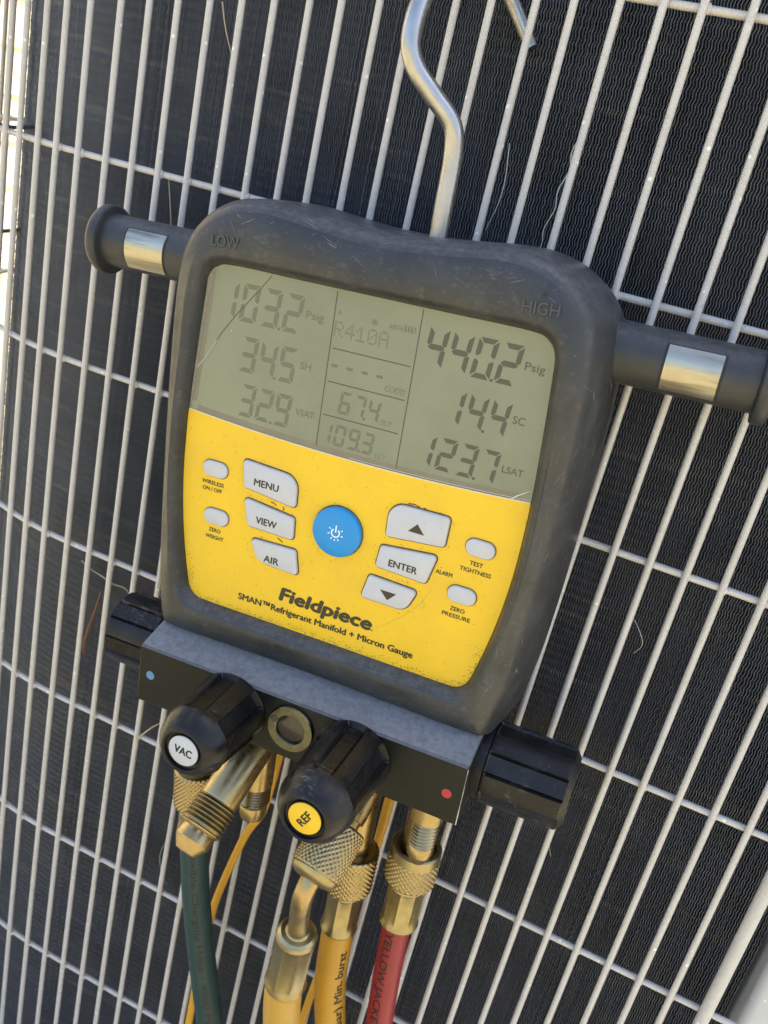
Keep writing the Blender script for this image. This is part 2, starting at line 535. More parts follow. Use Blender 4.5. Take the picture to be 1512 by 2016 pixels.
# weld beads where bars and hoops cross
v, f = [], []
for k in range(-1, 8):
    zr = 74.14 - 101.513 * k + ZC
    for i in range(-12, 30):
        x, y, nx, ny = prof(i * U, WR - 0.1)
        n0 = len(v)
        sw, sh = random.uniform(1.9, 2.3), random.uniform(1.9, 2.5)
        for a in range(1, 5):
            ph = math.pi * a / 5
            for b_ in range(10):
                th = 2 * math.pi * b_ / 10
                t_, d_ = sw * math.sin(ph) * math.cos(th), 1.7 * math.sin(ph) * math.sin(th)
                v.append((x + ny * t_ + nx * d_, y - nx * t_ + ny * d_, zr + sh * math.cos(ph)))
        for a in range(3):
            for b_ in range(10):
                f.append((n0 + a * 10 + b_, n0 + a * 10 + (b_ + 1) % 10, n0 + a * 10 + 10 + (b_ + 1) % 10, n0 + a * 10 + 10 + b_))
        f.append(tuple(range(n0, n0 + 10)))
        f.append(tuple(range(n0 + 39, n0 + 29, -1)))
tag(build('weld_beads', v, f, M['wire'], ac), kind='stuff')
# small dark clips that tie the guard to the coil at the rounded corner
for zc, sc in ((-31.0, -35.0), (-90.0, -55.0)):
    x, y, nx, ny = prof(sc, 1.0)
    tube('guard_clip', [(x, y, zc + ZC + 6), (x + nx * 12, y + ny * 12, zc + ZC + 4), (x + nx * 30, y + ny * 30, zc + ZC + 8)], 1.1, M['coil'], ac, 8)
# sheet-metal corner column right of the rod
col_out = rounded([(484, 60, 1), (484, 14, 5), (566, 14, 12), (566, 60, 1)])
loft('corner_column', [[(x, y, 60) for x, y in col_out], [(x, y, 985) for x, y in col_out]], M['sheet'], ac)
# base pan and top lid
unit_out = []
for s in range(-230, 81, 10):
    unit_out.append(prof(s, -6)[:2])
unit_out += [(560, -6), (575, 10), (575, 620), (560, 640), (-110, 640), (-129, 620)]
loft('base_pan', [[(x, y, 46) for x, y in unit_out], [(x, y, 72) for x, y in unit_out]], M['sheet'], ac)
loft('top_lid', [[(x, y, 984) for x, y in unit_out], [(x, y, 1030) for x, y in unit_out]], M['sheet'], ac)
# the coil: a dark core that the fins stand on
core = [prof(s, GAP + 4.8)[:2] for s in range(-300, 81, 6)] + [(482, GAP + 4.8), (482, 600), (-90, 600)]
coil = loft('condenser_coil', [[(x, y, 72) for x, y in core], [(x, y, 984) for x, y in core]], M['coil'], ac)
tag(coil, label='black condenser coil of dense wavy fins')

# ------------------------------------------------------------------ the manifold gauge
GM = Matrix(((0.998265, -0.056632, 0.016130, 0.253295),
             (0.015377, -0.013712, -0.999788, -0.054665),
             (0.056841, 0.998301, -0.012818, GZ - 0.140513),
             (0, 0, 0, 1)))
q3 = GM.to_3x3().to_quaternion().to_matrix().to_4x4()
q3.translation = GM.translation
GM = q3
gauge = root('manifold_gauge', 'dark rubber-cased digital manifold gauge with yellow keypad, hung on the wire guard', 'manifold gauge', GM)

def mirror(half):
    """half = right side from top centre to bottom centre (clockwise) -> closed counter-clockwise outline"""
    left = [(-x, y) for x, y in half if x > 0.01]
    return left + [p for p in reversed(half)] if False else [(-x, y) for x, y in half] + [p for p in reversed(half)][1:-1]

O_half = [(0, 117.7), (12, 118.0), (28, 119.3), (43, 120.8), (56, 120.4), (66.5, 117.2), (75.5, 110.5), (81.5, 101), (84.3, 88), (85.2, 70), (85.3, 45), (84.8, 15), (83.8, -15), (82.3, -42), (80.6, -57), (78.6, -66), (74, -69.2), (40, -69.4), (0, -69)]
I_half = [(0, 95), (30, 95), (60, 95), (67, 93), (70, 88.5), (71, 80), (72.4, 60), (73.6, 38), (73.9, 22), (73.6, 5), (72.2, -12), (69.8, -28), (67.4, -39.5), (65.6, -46.0), (62.2, -49.6), (56, -50.4), (25, -50.4), (0, -50.4)]
O_d = [(p.x, p.y) for p in catmull([(x, y, 0) for x, y in mirror(O_half)], 6, True)]
I_d = [(p.x, p.y) for p in catmull([(x, y, 0) for x, y in mirror(I_half)], 6, True)]
CY = 25.0

def resample(poly, n):
    per = [0.0]
    for i in range(len(poly)):
        a, b = poly[i], poly[(i + 1) % len(poly)]
        per.append(per[-1] + math.hypot(b[0] - a[0], b[1] - a[1]))
    out, j = [], 0
    for k in range(n):
        s = per[-1] * k / n
        while per[j + 1] < s:
            j += 1
        a, b = poly[j], poly[(j + 1) % len(poly)]
        t = (s - per[j]) / (per[j + 1] - per[j])
        out.append((a[0] + (b[0] - a[0]) * t, a[1] + (b[1] - a[1]) * t))
    return out

def hit(poly, ang):
    """where the ray from (0, CY) at this angle leaves the outline"""
    dx, dy = math.cos(ang), math.sin(ang)
    for i in range(len(poly)):
        ax, ay = poly[i][0], poly[i][1] - CY
        bx, by = poly[(i + 1) % len(poly)][0], poly[(i + 1) % len(poly)][1] - CY
        ca, cb = dx * ay - dy * ax, dx * by - dy * bx
        if ca <= 0 < cb or cb <= 0 < ca:
            t = ca / (ca - cb)
            px, py = ax + (bx - ax) * t, ay + (by - ay) * t
            if px * dx + py * dy > 0:
                return px, py + CY
    return poly[0]

NO = 300
O_s = resample(O_d, NO)
I_s = [hit(I_d, math.atan2(y - CY, x)) for x, y in O_s]
nrm = []
for i in range(NO):
    a, b = O_s[i - 1], O_s[(i + 1) % NO]
    tx, ty = b[0] - a[0], b[1] - a[1]
    l = math.hypot(tx, ty)
    nrm.append((ty / l, -tx / l))
inrm = offset_outline(I_s, 1.0)

def ring_o(d, z, flare=0.0):
    if d < 0 and flare == 0:                  # inward steps head for the recess so that tight corners do not fold over
        out = []
        for (x, y), (ix, iy) in zip(O_s, I_s):
            l = math.hypot(ix - x, iy - y)
            t = min(-d * 1.12 / l, 0.62)
            out.append((x + (ix - x) * t, y + (iy - y) * t, z))
        return out
    return [(x + nx * (d + flare * abs(nx)), y + ny * d, z) for (x, y), (nx, ny) in zip(O_s, nrm)]

def ring_i(d, z):
    return [(x + (ix - x) * d, y + (iy - y) * d, z) for (x, y), (ix, iy) in zip(I_s, inrm)]

def ring_m(t, z):
    a, b = ring_o(-7.5, z), ring_i(4.2, z)
    return [(p[0] + (q[0] - p[0]) * t, p[1] + (q[1] - p[1]) * t, z) for p, q in zip(a, b)]

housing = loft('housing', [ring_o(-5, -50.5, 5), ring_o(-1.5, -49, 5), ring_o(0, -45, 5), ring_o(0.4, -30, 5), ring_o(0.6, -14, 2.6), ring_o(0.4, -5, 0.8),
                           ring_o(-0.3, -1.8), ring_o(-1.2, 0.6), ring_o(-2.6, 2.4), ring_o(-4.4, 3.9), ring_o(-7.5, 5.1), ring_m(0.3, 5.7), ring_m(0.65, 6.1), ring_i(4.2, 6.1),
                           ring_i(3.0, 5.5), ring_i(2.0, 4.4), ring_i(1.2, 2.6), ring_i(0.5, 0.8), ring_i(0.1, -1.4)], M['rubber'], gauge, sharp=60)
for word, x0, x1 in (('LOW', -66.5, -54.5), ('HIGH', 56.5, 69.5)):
    text('emboss_shaded_word', word, x0 + .25, x1 + .25, 101.4, 4.2, 6.16, M['emboss_shade_and_gap'], housing, 0.012, rot=R(3))  # offset dark copy paints the shadow of the letters
    text('emboss_shaded_word', word, x0, x1, 101.65, 4.2, 6.22, M['emboss_lit'], housing, 0.0, rot=R(3))  # paler copy on top paints their lit faces
build('embossed_arrow', [(62, 107.2, 6.05), (63.2, 109.8, 5.95), (64.6, 107.4, 6.05), (63.2, 108.8, 6.1)], [(0, 3, 1), (3, 2, 1)], M['emboss_shade_and_gap'], housing, smooth=False)

from mathutils.bvhtree import BVHTree
bvh = BVHTree.FromPolygons([v_.co.copy() for v_ in housing.data.vertices], [tuple(p_.vertices) for p_ in housing.data.polygons])
def on_housing(x, y, lift=0.03):
    h_ = bvh.ray_cast(Vector((x * .001, y * .001, .05)), Vector((0, 0, -1)))
    return None if h_[0] is None else h_[0] * 1000 + h_[1] * lift
v, f = [], []
def mark(x, y, ang, length, w):
    n0 = len(v)
    k_ = max(3, int(length / 1.2))
    bend = random.uniform(-.05, .05)
    row = []
    for q in range(k_ + 1):
        t = q / k_
        px, py = x + math.cos(ang) * length * t, y + math.sin(ang) * length * t
        ang += bend
        ww = w * math.sin(math.pi * min(max(t, .08), .92)) * random.uniform(.5, 1.2) / 2
        a_, b__ = on_housing(px - math.sin(ang) * ww, py + math.cos(ang) * ww), on_housing(px + math.sin(ang) * ww, py - math.cos(ang) * ww)
        if a_ is None or b__ is None or (a_ - b__).length > 1.5:
            return
        row += [a_, b__]
    v.extend(row)
    for q in range(k_):
        f.append((n0 + 2 * q, n0 + 2 * q + 1, n0 + 2 * q + 3, n0 + 2 * q + 2))
for _ in range(26):                            # rubbed right flank
    mark(random.uniform(80, 90), random.uniform(-55, 80), R(random.gauss(75, 22)), random.uniform(2, 9), random.uniform(.1, .32))
for _ in range(12):                            # lower right and the left edge
    mark(random.uniform(72, 86), random.uniform(-62, 10), R(random.gauss(60, 25)), random.uniform(3, 9), random.uniform(.1, .25))
for _ in range(9):
    mark(random.uniform(-84, -78), random.uniform(-40, 90), R(random.gauss(85, 12)), random.uniform(2, 7), random.uniform(.08, .2))
for _ in range(22):                            # top edge
    mark(random.uniform(-62, 72), random.uniform(108, 119), R(random.gauss(4, 30)), random.uniform(1.5, 7), random.uniform(.1, .35))
for _ in range(420):                           # loose grit, most of it on the lower lip
    x_, y_ = (random.uniform(-76, 76), random.gauss(-60, 4)) if random.random() < .6 else (random.uniform(-86, 88), random.uniform(-60, 118))
    p_ = on_housing(x_, y_, .04)
    if p_ is None or p_.z < -20:
        continue
    r_ = random.uniform(.06, .17)
    n0 = len(v)
    v += [p_ + Vector((r_ * math.cos(q * 1.571 + x_), r_ * math.sin(q * 1.571 + x_), .02)) for q in range(4)]
    f.append((n0, n0 + 1, n0 + 2, n0 + 3))
tag(build('scuff_marks', v, f, M['scuff'], housing, smooth=False), kind='stuff')

# ---- display and label share the recess: they meet on a shallow curve
def split(x):
    return 34.0 - 3.0 * (1 - (x / 73.6) ** 2)

I_f = offset_outline(resample(I_d, 400), 0.15)
upper = [p for p in I_f if p[1] > split(p[0]) + 0.05]
lower = [p for p in I_f if p[1] < split(p[0]) - 0.05]

def order(pts, cy):
    return sorted(pts, key=lambda p: math.atan2(p[1] - cy, p[0]))
xe = 73.75
curve = [(-xe + 2 * xe * k / 40, split(-xe + 2 * xe * k / 40)) for k in range(41)]
up_o = curve + order(upper, 60)
# start the upper run at its right end so the outline stays in order
ur = sorted([p for p in upper], key=lambda p: math.atan2(p[1] - 34.0, p[0]))
up_o = curve + ur
lr = sorted([p for p in lower], key=lambda p: math.atan2(p[1] - 36.0, p[0]))
lo_o = lr + list(reversed(curve))
display = plate('display', up_o, -1.3, -0.25, 0, M['lcd'], gauge)
label = plate('yellow_label', lo_o, -1.3, 0.0, 0, M['yellow'], gauge)

def ribbon(name, pts, w, z, mat, parent):
    v, f = [], []
    for i, p in enumerate(pts):
        a, b = pts[max(i - 1, 0)], pts[min(i + 1, len(pts) - 1)]
        tx, ty = b[0] - a[0], b[1] - a[1]
        l = math.hypot(tx, ty)
        ww = w[i] if isinstance(w, (list, tuple)) else w
        v += [(p[0] - ty / l * ww / 2, p[1] + tx / l * ww / 2, z), (p[0] + ty / l * ww / 2, p[1] - tx / l * ww / 2, z)]
    for i in range(len(pts) - 1):
        f.append((2 * i, 2 * i + 1, 2 * i + 3, 2 * i + 2))
    return build(name, v, f, mat, parent, smooth=False)

ribbon('edge_shade_strip', [(x, y + 1.75) for x, y in curve[1:-1]], 2.6, -0.22, M['lcd_edge_shade'], display)  # dark band painted in for the lens-edge reflection above the split
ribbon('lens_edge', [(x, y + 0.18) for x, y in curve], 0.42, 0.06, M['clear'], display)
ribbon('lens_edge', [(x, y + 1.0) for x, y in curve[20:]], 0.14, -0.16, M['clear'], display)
ribbon('edge_shade_strip', [(-68.6, 91), (-69.2, 80), (-70.6, 60), (-72.2, 38)], 3.2, -0.21, M['lcd_edge_shade'], display)  # painted shading strip down the left side of the glass
ribbon('torn_film', [(-67.0, 93.6), (-69.2, 91.6), (-69.6, 86), (-70.4, 79), (-71.0, 70), (-71.9, 58), (-72.7, 47), (-73.2, 38)], [2.2, 2.6, 1.9, 1.0, 0.9, 0.7, 0.9, 0.6], -0.12, M['torn'], display)
def smooth2(pts):
    return [(p.x, p.y) for p in catmull([(x, y, 0) for x, y in pts], 6)]
ribbon('crack', smooth2([(-42.6, 94.4), (-46, 89.8), (-50.5, 84.0), (-55.5, 77.6), (-60.5, 70.6), (-64.0, 65)]), 0.30, -0.1, M['crack'], display)
ribbon('crack', smooth2([(-64.0, 65), (-66.4, 60.4), (-69.6, 55.2), (-72.3, 52.0)]), 0.42, -0.1, M['torn_light'], display)
ribbon('crack', smooth2([(-63.0, 66.0), (-66.6, 59.2), (-70.4, 53.6), (-72.2, 51.3)]), 0.2, -0.09, M['torn_light'], display)
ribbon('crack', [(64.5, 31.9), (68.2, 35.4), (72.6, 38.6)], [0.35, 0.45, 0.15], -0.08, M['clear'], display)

# ---- LCD contents
def segs(ch):
    return {'0': 'abcdef', '1': 'bc', '2': 'abged', '3': 'abgcd', '4': 'fgbc', '5': 'afgcd', '6': 'afgedc', '7': 'abc', '9': 'abfgcd'}[ch]

def digits(s, xr, y0, h, w, pitch, mat, name='reading', shear=0.09, t=0.20):
    """seven-segment figures, right-aligned at xr, one mesh per reading"""
    v, f = [], []

    def poly(pts):
        b = len(v)
        for x, y in pts:
            v.append((x + (y - y0 - h / 2) * shear, y, -0.2))
        f.append(tuple(range(b, b + len(pts))))
    chars, dots = [], []
    for c in s:
        if c == '.':
            dots.append(len(chars) - 1)
        else:
            chars.append(c)
    T = t * w * 1.25
    gp = 0.035 * h
    for k, c in enumerate(chars):
        xr_ = xr - pitch * (len(chars) - 1 - k)
        x0, x1 = xr_ - w, xr_
        y1, ym = y0 + h, y0 + h / 2
        for sg in segs(c):
            if sg == 'a':
                poly([(x0 + gp, y1), (x0 + gp + T * .8, y1 - T), (x1 - gp - T * .8, y1 - T), (x1 - gp, y1)])
            elif sg == 'd':
                poly([(x0 + gp, y0), (x1 - gp, y0), (x1 - gp - T * .8, y0 + T), (x0 + gp + T * .8, y0 + T)])
            elif sg == 'g':
                e = T * .55
                poly([(x0 + gp, ym), (x0 + gp + e, ym - e), (x1 - gp - e, ym - e), (x1 - gp, ym), (x1 - gp - e, ym + e), (x0 + gp + e, ym + e)])
            elif sg == 'b':
                poly([(x1, y1 - gp), (x1 - T, y1 - gp - T * .9), (x1 - T, ym + gp + T * .5), (x1 - T * .4, ym + gp), (x1, ym + gp + T * .3)])
            elif sg == 'c':
                poly([(x1, y0 + gp), (x1, ym - gp - T * .3), (x1 - T * .4, ym - gp), (x1 - T, ym - gp - T * .5), (x1 - T, y0 + gp + T * .9)])
            elif sg == 'f':
                poly([(x0, y1 - gp), (x0, ym + gp + T * .3), (x0 + T * .4, ym + gp), (x0 + T, ym + gp + T * .5), (x0 + T, y1 - gp - T * .9)])
            elif sg == 'e':
                poly([(x0, y0 + gp), (x0 + T, y0 + gp + T * .9), (x0 + T, ym - gp - T * .5), (x0 + T * .4, ym - gp), (x0, ym - gp - T * .3)])
    for k in dots:
        xr_ = xr - pitch * (len(chars) - 1 - k)
        c = (xr_ + (pitch - w) / 2, y0 + 0.45)
        poly([(c[0] + .65 * math.cos(a), c[1] + .65 * math.sin(a)) for a in [i * math.pi / 4 for i in range(8)]])
    return build(name, v, f, mat, display, smooth=False)

digits('103.2', -28.0, 74.7, 14.9, 7.5, 9.5, M['seg_low'])
digits('34.5', -27.9, 55.0, 14.2, 7.2, 8.7, M['seg_low'])
digits('32.9', -27.8, 36.9, 13.4, 6.8, 8.1, M['seg_low'])
digits('67.4', 9.6, 48.4, 9.0, 4.8, 6.1, M['seg_low'])
digits('109.3', 9.2, 35.3, 8.6, 4.7, 6.0, M['seg_low'])
digits('440.2', 58.8, 74.6, 14.9, 7.6, 9.3, M['seg_high'])
digits('14.4', 58.9, 55.4, 13.5, 6.9, 8.7, M['seg_high'])
digits('123.7', 58.8, 37.0, 12.8, 6.6, 8.4, M['seg_high'])
for s, a, b, y, c, mt in (('Psig', -26.2, -18.7, 81.6, 3.0, 'seg_low'), ('SH', -26.0, -21.3, 61.9, 2.9, 'seg_low'), ('VSAT', -25.5, -17.2, 43.4, 2.7, 'seg_low'),
                          ('CODD', 10.0, 18.3, 61.6, 2.2, 'seg_mid'), ('SLT', 10.9, 15.4, 48.4, 2.0, 'seg_mid'), ('LLT', 10.7, 15.2, 34.8, 2.0, 'seg_mid'),
                          ('Psig', 60.7, 68.1, 81.5, 2.9, 'seg_high'), ('SC', 60.6, 65.1, 61.6, 2.9, 'seg_high'), ('LSAT', 60.6, 68.7, 42.8, 2.6, 'seg_high'),
                          ('APO4', 7.8, 13.2, 84.9, 1.9, 'seg_mid'), ('P', -13.0, -11.6, 85.3, 1.9, 'seg_mid'), ('*', 0.6, 3.2, 83.4, 3.6, 'seg_low')):
    text('lettering', s, a, b, y, c, -0.2, M[mt], display, 0.008)
# battery bars
v, f = [], []
for (a, b, c, d) in ((13.9, 14.7, 85.0, 86.9), (15.2, 16.0, 85.0, 86.9), (16.5, 17.3, 85.0, 86.9), (13.5, 17.9, 87.1, 87.3), (17.9, 18.3, 85.0, 87.3)):
    n0 = len(v)
    v += [(a, c, -.2), (b, c, -.2), (b, d, -.2), (a, d, -.2)]
    f.append((n0, n0 + 1, n0 + 2, n0 + 3))
build('battery_mark', v, f, M['seg_low'], display, smooth=False)
# dot-matrix refrigerant name
DM = {'R': '1111010001100011111010100100101000 1'.replace(' ', ''), '4': '00010001100101010010111110001000010', '1': '00100011001010000100001000010011111',
      '0': '01110100011001110101110011000101110', 'A': '01110100011000111111100011000110001'}
v, f = [], []
for k, ch in enumerate('R410A'):
    for j in range(35):
        if DM[ch][j] == '1':
            cx_, cy_ = j % 5, j // 5
            x0, y0 = -13.9 + k * 4.62 + cx_ * 0.80, 83.3 - cy_ * 0.86
            n0 = len(v)
            v += [(x0, y0 - .72, -.2), (x0 + .68, y0 - .72, -.2), (x0 + .68, y0, -.2), (x0, y0, -.2)]
            f.append((n0, n0 + 1, n0 + 2, n0 + 3))
build('refrigerant_name', v, f, M['seg_mid'], display, smooth=False)
v, f = [], []
for x in (-11.6, -5.2, 1.1, 7.3):
    n0 = len(v)
    v += [(x - 1.5, 66.4, -.2), (x - 1.0, 65.8, -.2), (x + 1.0, 65.8, -.2), (x + 1.5, 66.4, -.2), (x + 1.0, 67.0, -.2), (x - 1.0, 67.0, -.2)]
    f.append(tuple(range(n0, n0 + 6)))
build('dashes', v, f, M['seg_low'], display, smooth=False)
for a, b in (((-14.6, 94.3), (-14.6, 33.3)), ((19.9, 94.5), (20.0, 33.3)), ((-13.4, 72.9), (18.6, 72.9)), ((-13.5, 59.9), (18.6, 59.9)), ((-13.6, 46.6), (18.5, 46.6))):
    ribbon('divider_line', [a, b], 0.42, -0.19, M['seg_high'], display)

# ---- buttons
def button(name, corners, legend=None, lx=None, ly=None, cap=2.7):
    o = rounded(corners)
    b = plate(name, o, 0.05, 1.5, 0.7, M['button'], gauge)
    plate('recess_gap', offset_outline(o, 0.55), 0.0, 0.12, 0, M['grime'], b)
    if legend:
        text('legend', legend, lx[0], lx[1], ly, cap, 1.53, M['ink'], b, 0.036)
    return b
button('menu_button', [(-45.4, 19.6, 1.6), (-43.9, 7.6, 1.5), (-19.3, 4.9, 1.6), (-20.0, 18.2, 6.4)], 'MENU', (-39.0, -27.7), 9.9, 3.0)
button('view_button', [(-43.2, 3.2, 1.5), (-40.2, -8.9, 1.5), (-18.5, -9.2, 1.5), (-19.2, 0.6, 1.5)], 'VIEW', (-36.2, -26.5), -6.3, 3.0)
button('air_button', [(-37.9, -14.0, 1.4), (-33.8, -23.5, 6.0), (-14.2, -24.3, 1.5), (-16.6, -13.2, 1.5)], 'AIR', (-30.4, -23.4), -22.3, 3.0)
b = button('up_button', [(20.4, 19.6, 6.4), (20.9, 5.0, 1.5), (45.4, 7.5, 1.6), (45.6, 20.0, 1.6)])
build('up_arrow', [(29.9, 10.1, 1.53), (36.7, 10.1, 1.53), (33.3, 14.0, 1.53)], [(0, 1, 2)], M['ink'], b, smooth=False)
button('enter_button', [(19.7, 0.6, 1.5), (18.8, -9.0, 1.5), (40.8, -9.8, 1.6), (43.6, 3.2, 1.5)], 'ENTER', (24.5, 36.6), -6.8, 2.9)
b = button('down_button', [(17.0, -13.4, 1.5), (14.8, -24.2, 1.5), (34.6, -24.2, 5.5), (38.2, -14.2, 1.5)])
build('down_arrow', [(22.8, -17.9, 1.53), (26.6, -21.7, 1.53), (30.0, -17.9, 1.53)], [(0, 1, 2)], M['ink'], b, smooth=False)
for (x, y) in ((-58.3, 11.3), (-55.6, -9.8), (59.3, 11.1), (56.0, -10.0)):
    o = rounded([(x - 5.9, y + 3.5, 3.4), (x - 5.9, y - 3.5, 3.4), (x + 5.9, y - 3.5, 3.4), (x + 5.9, y + 3.5, 3.4)])
    b = plate('small_button', o, 0.05, 1.3, 0.6, M['button'], gauge)
    plate('recess_gap', offset_outline(o, 0.35), 0.0, 0.12, 0, M['grime'], b)
power = revolve('power_button', [(10.6, 0.05), (10.6, 1.9), (10.45, 2.3), (10.0, 2.55), (6, 2.75), (0.5, 2.8)], (0.5, 0.6, 0), (0, 0, 1), M['blue'], gauge, 64)
revolve('recess_gap', [(11.1, 0.0), (11.1, 0.1)], (0.5, 0.6, 0), (0, 0, 1), M['grime'], power, 64)
v, f = [], []
def strip(a, b, w):
    d = Vector((b[0] - a[0], b[1] - a[1])).normalized()
    n_ = Vector((-d.y, d.x)) * (w / 2)
    n0 = len(v)
    for p, s in ((a, 1), (a, -1), (b, -1), (b, 1)):
        v.append((0.5 + p[0] + n_.x * s, 0.6 + p[1] + n_.y * s, 2.84))
    f.append((n0, n0 + 1, n0 + 2, n0 + 3))
arc = [R(125 + 290 * k / 22) for k in range(23)]
for k in range(22):
    strip((1.75 * math.cos(arc[k]), 1.75 * math.sin(arc[k])), (1.75 * math.cos(arc[k + 1]), 1.75 * math.sin(arc[k + 1])), 0.55)
strip((0, 0.3), (0, 3.3), 0.55)
for a in (150, 195, 240, 270, 300, 345, 390):
    strip((2.6 * math.cos(R(a)), 2.6 * math.sin(R(a))), (3.5 * math.cos(R(a)), 3.5 * math.sin(R(a))), 0.4)
build('power_symbol', v, f, M['white'], power, smooth=False)
for s, a, b, y, c in (('WIRELESS', -64.4, -53.9, 3.95, 1.75), ('ON / OFF', -63.8, -54.5, 1.0, 1.75), ('ZERO', -58.9, -53.1, -17.1, 1.75), ('WEIGHT', -60.2, -51.3, -20.4, 1.75),
                      ('TEST', 56.3, 61.6, 3.5, 1.75), ('TIGHTNESS', 52.9, 65.5, 0.3, 1.75), ('ALARM', 43.8, 50.6, -4.1, 1.7), ('ZERO', 52.4, 58.4, -17.6, 1.75), ('PRESSURE', 49.6, 61.3, -20.6, 1.75)):
    text('lettering', s, a, b, y, c, 0.05, M['ink'], label, 0.034)
text('brand_lettering', 'Fieldpiece', -21.4, 21.3, -38.2, 5.9, 0.05, M['ink'], label, 0.062, shear=0.13)
text('lettering', '.', 21.7, 22.4, -38.2, 3.4, 0.05, M['ink'], label, 0.01)
text('lettering', 'SMAN™Refrigerant Manifold + Micron Gauge', -41.0, 41.1, -44.3, 2.9, 0.05, M['ink'], label, 0.05)
# scratches and smudges on the label
ribbon('scratch', [(43.5, -11.0), (40.5, -19), (34, -27), (27.5, -33), (23, -37)], [0.08, 0.2, 0.16, 0.16, 0.06], 0.04, M['faint_scratch'], label)
for a in (((-31.0, 4.2), (-29.6, 4.0), (-28.4, 3.3)), ((-25.5, 3.6), (-24.6, 2.8), (-25.2, 2.0)), ((-26, -10.6), (-23.4, -11.8)), ((27.5, 20.6), (30.2, 21.0), (32.6, 20.4)), ((34, 20.6), (35.2, 20.4))):
    ribbon('smudge', list(a), 0.55, 0.05, M['grime'], label)

# loose grime: small irregular flecks along the label's lower edge and round the keys
v, f = [], []
def fleck(x, y, r_):
    n0 = len(v)
    k_ = random.randint(4, 6)
    a0 = random.uniform(0, 6)
    for q in range(k_):
        a = a0 + 2 * math.pi * q / k_
        rr = r_ * random.uniform(.45, 1.2)
        v.append((x + rr * math.cos(a), y + rr * .8 * math.sin(a), 0.03 + random.uniform(0, .012)))
    f.append(tuple(range(n0, n0 + k_)))
edge = [p for p in offset_outline(lo_o, -0.3) if p[1] < -30]
for _ in range(760):
    p = random.choice(edge)
    d = abs(random.gauss(0, 1.5))
    l = math.hypot(p[0], p[1] + 5)
    fleck(p[0] * (1 - d / l) + random.gauss(0, .6), p[1] + 5 - 5 - (p[1] + 5) * d / l + random.gauss(0, .4), random.uniform(.07, .33))
for cx_, cy_, w_, h_ in ((-32, 12, 14, 9), (-31, -3, 13, 7), (-26, -19, 12, 7), (33, 12, 14, 9), (31, -3, 13, 8), (27, -19, 13, 7), (0, 0, 12, 12)):
    for _ in range(42):
        a = random.uniform(0, 2 * math.pi)
        d = random.uniform(.98, 1.16)
        fleck(cx_ + w_ * d * math.cos(a), cy_ + h_ * d * math.sin(a), random.uniform(.06, .3))
for _ in range(160):
    fleck(random.uniform(-66, 66), random.uniform(-46, 28), random.uniform(.05, .2))
tag(build('grime_flecks', v, f, M['grime'], label, smooth=False), kind='stuff')

# ---- side arms that carry the spare hose ends
for sgn in (-1, 1):
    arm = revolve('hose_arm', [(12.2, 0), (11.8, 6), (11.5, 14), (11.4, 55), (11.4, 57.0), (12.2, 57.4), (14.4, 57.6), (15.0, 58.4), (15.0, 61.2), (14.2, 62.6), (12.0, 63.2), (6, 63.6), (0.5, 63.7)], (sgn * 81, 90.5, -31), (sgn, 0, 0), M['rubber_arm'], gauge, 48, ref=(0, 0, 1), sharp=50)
    for nm, r_, x0, x1, a0, a1, mt in (('insert_gap', 11.52, 104.2, 126.3, -52, 43, 'emboss_shade_and_gap'), ('magnet_insert', 11.85, 105.2, 125.3, -49, 40, 'zinc')):
        v, f = [], []
        for j in range(13):
            a = R(a0 + (a1 - a0) * j / 12)
            for x, rr in ((x0, 11.2), (x0 + .4, r_), (x1 - .4, r_), (x1, 11.2)):
                v.append((sgn * x, 90.5 + rr * math.sin(a), -31 + rr * math.cos(a)))
        for j in range(12):
            for k in range(3):
                q = (j * 4 + k, j * 4 + k + 1, j * 4 + k + 5, j * 4 + k + 4)
                f.append(q if sgn > 0 else q[::-1])
        f.append((0, 1, 2, 3)[::-1] if sgn > 0 else (0, 1, 2, 3))
        f.append((48, 49, 50, 51) if sgn > 0 else (51, 50, 49, 48))
        build(nm, v, f, M[mt], arm)

# ---- manifold block
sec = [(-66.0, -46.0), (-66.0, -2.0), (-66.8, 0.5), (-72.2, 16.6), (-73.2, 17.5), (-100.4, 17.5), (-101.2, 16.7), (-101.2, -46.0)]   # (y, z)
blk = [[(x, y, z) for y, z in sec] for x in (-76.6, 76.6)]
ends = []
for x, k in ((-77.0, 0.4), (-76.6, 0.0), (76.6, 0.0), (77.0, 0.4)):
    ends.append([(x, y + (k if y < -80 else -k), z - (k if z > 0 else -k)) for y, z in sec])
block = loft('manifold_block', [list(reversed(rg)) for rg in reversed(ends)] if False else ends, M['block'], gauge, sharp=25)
for x, y, mt in ((-71.0, -86.2, 'blue_dot'), (70.6, -87.6, 'red_dot')):
    revolve('port_dot', [(2.1, 17.3), (2.1, 17.58)], (x, y, 0), (0, 0, 1), M[mt], block, 24)
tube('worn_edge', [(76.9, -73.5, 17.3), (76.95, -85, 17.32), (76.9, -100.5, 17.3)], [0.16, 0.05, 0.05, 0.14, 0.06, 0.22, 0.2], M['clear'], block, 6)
sight = revolve('sight_glass', [(10.7, 17.4), (10.7, 18.6), (10.3, 19.2), (7.0, 19.2), (6.6, 18.9), (6.3, 17.9)], (0, -85.3, 0), (0, 0, 1), M['olive_metal'], gauge, 48, cap=False)
revolve('glass', [(6.4, 17.6), (6.3, 18.0), (4, 18.35), (0.4, 18.5)], (0, -85.3, 0), (0, 0, 1), M['dark_glass'], sight, 32)
revolve('notch', [(1.8, 19.1), (1.8, 19.28)], (-7.6, -82.4, 0), (0, 0, 1), M['dark_glass'], sight, 16)

